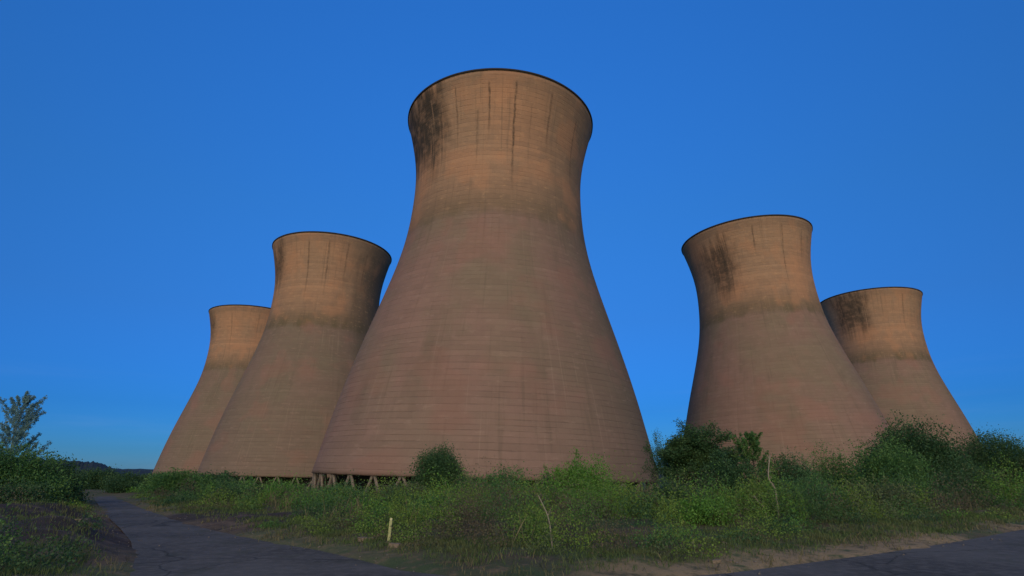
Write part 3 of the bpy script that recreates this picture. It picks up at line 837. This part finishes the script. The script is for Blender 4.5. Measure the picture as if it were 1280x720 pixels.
# loose stones along the kerbless edge
def stones(name, mat, n, seed, fn, rmin, rmax, xr=(-22, 40), yr=(10, 40), on_road=False):
    rng = np.random.default_rng(seed)
    X = rng.uniform(*xr, n); Y = rng.uniform(*yr, n); d = poly_dist(X, Y, ROAD)
    ok = rng.random(n) < fn(X, Y, d); X, Y, d = X[ok], Y[ok], d[ok]
    Z = np.maximum(height(X, Y), .004)
    base = np.array([(1, 0, 0), (-1, 0, 0), (0, 1, 0), (0, -1, 0), (0, 0, 1), (0, 0, -1)], float)
    fc = np.array([(0, 2, 4), (2, 1, 4), (1, 3, 4), (3, 0, 4), (2, 0, 5), (1, 2, 5), (3, 1, 5), (0, 3, 5)])
    m = len(X); r = rmin + (rmax - rmin) * rng.random(m) ** 3
    V = base[None] * rng.uniform(.6, 1.3, (m, 6, 1)) * r[:, None, None] * np.array([1, 1, .6])
    a = rng.uniform(0, 6.28, m); c, s = np.cos(a)[:, None], np.sin(a)[:, None]
    V = np.stack([V[..., 0] * c - V[..., 1] * s + X[:, None], V[..., 0] * s + V[..., 1] * c + Y[:, None], V[..., 2] + Z[:, None] + r[:, None] * .15], -1)
    Fc = (fc[None] + 6 * np.arange(m)[:, None, None]).reshape(-1, 3)
    return link(name, mesh_np(name, V.reshape(-1, 3), Fc, mat))

STONE = plain('pale_stone', (.13, .12, .105), .5, 2.0)
tag(stones('gravel', STONE, 26000, 41, lambda X, Y, d: np.where(d < 0, np.exp(d / .5) * .5, np.exp(-d / .9)) * .5 + .006, .008, .05), 'loose pale stones along the road edge', 'gravel', kind='stuff')

# ---------------------------------------------------------------- single things in the scrub
def stalk(name, pts, r0, r1, mat, label, cat, twigs=0, seed=0, part=None):
    rng = np.random.default_rng(seed)
    base = pts[0]; root = empty(name, base); tag(root, label, cat)
    # smooth the given points
    P = [np.array(p) - np.array(base) for p in pts]
    Q = []
    for i in range(len(P) - 1):
        for t in np.linspace(0, 1, 5, endpoint=False):
            a = P[max(i - 1, 0)]; b = P[i]; c = P[i + 1]; d = P[min(i + 2, len(P) - 1)]
            Q.append(.5 * ((2 * b) + (c - a) * t + (2 * a - 5 * b + 4 * c - d) * t * t + (3 * b - a - 3 * c + d) * t ** 3))
    Q.append(P[-1]); m = len(Q)
    tr = [tube(Q[i], Q[i + 1], r0 + (r1 - r0) * i / m, r0 + (r1 - r0) * (i + 1) / m, 8) for i in range(m - 1)]
    v, f = join(tr); link('trunk', mesh_np('trunk', v, f, mat, True), root)
    if twigs:
        tw = []
        for q in range(twigs):
            i = rng.integers(m // 3, m); d = rng.normal(0, 1, 3); d[2] = abs(d[2]) + .5; d /= np.linalg.norm(d)
            L = rng.uniform(.15, .4); e = Q[i] + d * L
            tw.append(tube(Q[i], e, r1 * .7, r1 * .3, 5))
            for w in range(2):
                d2 = d + rng.normal(0, .5, 3); d2 /= np.linalg.norm(d2); tw.append(tube(Q[i] + d * L * .6, Q[i] + d * L * .6 + d2 * L * .5, r1 * .6, r1 * .3, 4))
        v, f = join(tw); link('twig', mesh_np('twig', v, f, mat, True), root)
    return root


def gp(px, py, Y):
    p = at(px, py, Y); return p
Y0 = 17.8
b = gp(690, 694, Y0); b.z = ground_z(b.x, Y0) - .1
stalk('dead_stem', [b, gp(688, 668, Y0), gp(684, 645, Y0), gp(672, 619, Y0)], .028, .012, BARK_PALE, 'bent pale dead stem standing in the scrub below the central tower', 'dead stem', 2, 1)
Y0 = 27
b = gp(972, 646, Y0); b.z = ground_z(b.x, Y0) - .1
stalk('bare_sapling', [b, gp(971, 632, Y0), gp(968, 612, Y0), gp(960, 597, Y0), gp(962, 570, Y0)], .06, .02, BARK_PALE, 'bare pale sapling stem leaning left in front of the right-hand tower', 'sapling', 5, 2)
Y0 = 25.5
b = gp(958, 644, Y0); b.z = ground_z(b.x, Y0) - .1
stalk('bare_stick', [b, gp(955, 637, Y0), gp(948, 629, Y0), gp(942, 620, Y0)], .03, .012, BARK_PALE, 'short crooked dead stick just left of the bare sapling', 'stick', 2, 3)
Y0 = 16.6
b = gp(418, 690, 21); 

post_m = plain('faded_yellow_green_plastic', (.30, .33, .16), .25, 8, .6)
post_top = plain('faded_pale_plastic', (.44, .45, .26), .2, 8, .6)
Y0 = 19.2
pb = gp(484, 690, Y0); pb.z = ground_z(pb.x, Y0) - .05
pt_ = gp(488.5, 647, Y0)
H = pt_.z - pb.z
mp = empty('marker_post', pb); tag(mp, 'thin leaning yellow green marker post at the road edge below the central tower', 'marker post')
mp.rotation_euler = (0, math.atan2(pt_.x - pb.x, H), 0)
def boxm(name, x0, x1, y0, y1, z0, z1, mat, bev=.01):
    import bmesh
    bm = bmesh.new(); bmesh.ops.create_cube(bm, size=1)
    for v in bm.verts:
        v.co = Vector(((x0 + x1) / 2 + v.co.x * (x1 - x0), (y0 + y1) / 2 + v.co.y * (y1 - y0), (z0 + z1) / 2 + v.co.z * (z1 - z0)))
    bmesh.ops.bevel(bm, geom=bm.edges[:], offset=bev, segments=2, affect='EDGES')
    me_ = bpy.data.meshes.new(name); bm.to_mesh(me_); bm.free(); me_.materials.append(mat)
    return me_
link('post', boxm('post', -.045, .045, -.03, .03, 0, H * .9, post_m), mp)
link('cap', boxm('cap', -.038, .038, -.026, .026, H * .9 + .002, H, post_top), mp)
link('foot', boxm('foot', -.075, .075, -.06, .06, -.02, .12, basin_m, .02), mp)

stump_m = plain('grey_weathered_wood', (.23, .20, .155), .35, 12, .95, .4)
def stump(px, py0, py1, Y, w, label, seed):
    rng = np.random.default_rng(seed)
    p = gp(px, py0, Y); z = ground_z(p.x, Y); p.z = z; top = gp(px, py1, Y).z - z
    o = empty('timber_stump', p); tag(o, label, 'stump', 'short timber stumps by the road')
    v, f = lathe([(w * 1.15, -.1), (w * 1.02, .05), (w, top * .5), (w * .93, top * .96), (w * .7, top), (.001, top * .985)], 10)
    v[:, :2] += rng.normal(0, w * .06, (len(v), 2)); v[:, 2] += rng.normal(0, .006, len(v))
    link('stump_body', mesh_np('stump_body', v, f, stump_m, True), o)
stump(867, 698, 684, 17.6, .05, 'thin pale stump of timber in the verge, left one of two', 1)
stump(906, 697, 686, 17.4, .08, 'thicker pale stump of timber in the verge, right one of two', 2)

# pale slabs by the lane and rubble on the heap
slab_m = plain('pale_concrete', (.42, .37, .29), .25, 3)
def slab(name, px, py, Y, L, W, Hh, rot, label, seed, mat=slab_m, cat='slab', group=None):
    import bmesh
    p = gp(px, py, Y); z = ground_z(p.x, Y)
    rng = random.Random(seed)
    bm = bmesh.new(); bmesh.ops.create_cube(bm, size=1)
    bmesh.ops.subdivide_edges(bm, edges=bm.edges[:], cuts=2, use_grid_fill=True)
    for v in bm.verts:
        v.co = Vector((v.co.x * L * (1 + rng.uniform(-.06, .06)), v.co.y * W * (1 + rng.uniform(-.08, .08)), v.co.z * Hh * (1 + rng.uniform(-.15, .15))))
    bmesh.ops.bevel(bm, geom=[e for e in bm.edges if e.calc_face_angle(0) > .5], offset=Hh * .08, segments=1, affect='EDGES')
    me_ = bpy.data.meshes.new(name); bm.to_mesh(me_); bm.free(); me_.materials.append(mat)
    o = link(name, me_, None, (p.x, Y, z + Hh * .32)); o.rotation_euler = (rng.uniform(-.06, .06), rng.uniform(-.06, .06), rot)
    tag(o, label, cat, group); return o
slab('concrete_slab', 166, 607, 84, 3.4, .8, .65, .1, 'long pale concrete slab lying beside the far end of the lane', 1)
slab('concrete_slab', 110, 603, 92, 1.7, .8, .6, .0, 'short pale concrete slab near the end of the lane', 2)
rock_m = plain('buff_rubble', (.15, .125, .095), .45, 4)
slab('rubble_stone', 455, 694, 19.6, .5, .3, .13, .3, 'flat pale stone at the verge left of the marker post', 5, rock_m, 'stone')
slab('rubble_stone', 492, 700, 18.0, .32, .22, .12, -.3, 'pale stone at the foot of the marker post', 6, rock_m, 'stone')
slab('rubble_stone', 894, 714, 15.4, .28, .16, .07, .1, 'flat whitish stone on the road edge right of centre', 7, rock_m, 'stone')
slab('rubble_stone', 915, 713, 15.5, .15, .1, .06, .6, 'smaller whitish stone beside the flat one on the road edge', 8, rock_m, 'stone')
slab('rubble_stone', 60, 652, 27, 1.2, .5, .2, .15, 'pale broken slab lying on the dark earth heap', 9, rock_m, 'stone')
slab('rubble_stone', 88, 673, 22.5, .8, .4, .16, -.1, 'smaller pale slab low on the earth heap', 10, rock_m, 'stone')

# ---------------------------------------------------------------- far ridges
def ridge(name, az0, az1, dist, hfun, depth, mat, n=160, seed=0):
    rng = np.random.default_rng(seed)
    az = np.linspace(R(az0), R(az1), n); t = np.linspace(0, 1, n)
    H_ = np.array([hfun(q) for q in t]) + rng.normal(0, .25, n) + (fnoise(t * 40, t * 0, 3) - .5) * 2.5
    rows = []
    for k_, (dr, hf) in enumerate(((-depth, -.3), (-depth * .55, .45), (-depth * .2, .9), (0, 1.0), (depth * .4, .6), (depth, -.3))):
        rad = dist + dr; j = rng.normal(0, .4, n)
        rows.append(np.stack([np.sin(az) * rad, np.cos(az) * rad, np.where(hf < 0, -12, H_ * hf + j * hf)], -1))
    V = np.array(rows); m = len(rows); i = np.arange(m * n).reshape(m, n)
    f = np.stack([i[:-1, :-1], i[:-1, 1:], i[1:, 1:], i[1:, :-1]], -1).reshape(-1, 4)
    return tag(link(name, mesh_np(name, V.reshape(-1, 3), f, mat, True)), kind='structure')
hill_m = plain('far_wooded_hill', (.022, .034, .040), .3, .02)  # air haze put into the base colour as a bluish dark tone
ridge('hills', -60, 60, 1500, lambda t: 13, 250, hill_m, 400, 3)
ridge('wooded_hill', -41, -32.8, 900, lambda t: 3 + (19 - 7 * t) * min(1, 4 * (1 - t)), 120, hill_m, 120, 4)
ridge('wooded_hill', 40, 60, 800, lambda t: 16 + 24 * t, 120, hill_m, 120, 5)

scene.render.engine = 'CYCLES'
scene.cycles.max_bounces = 6
scene.cycles.diffuse_bounces = 3
scene.cycles.use_denoising = True
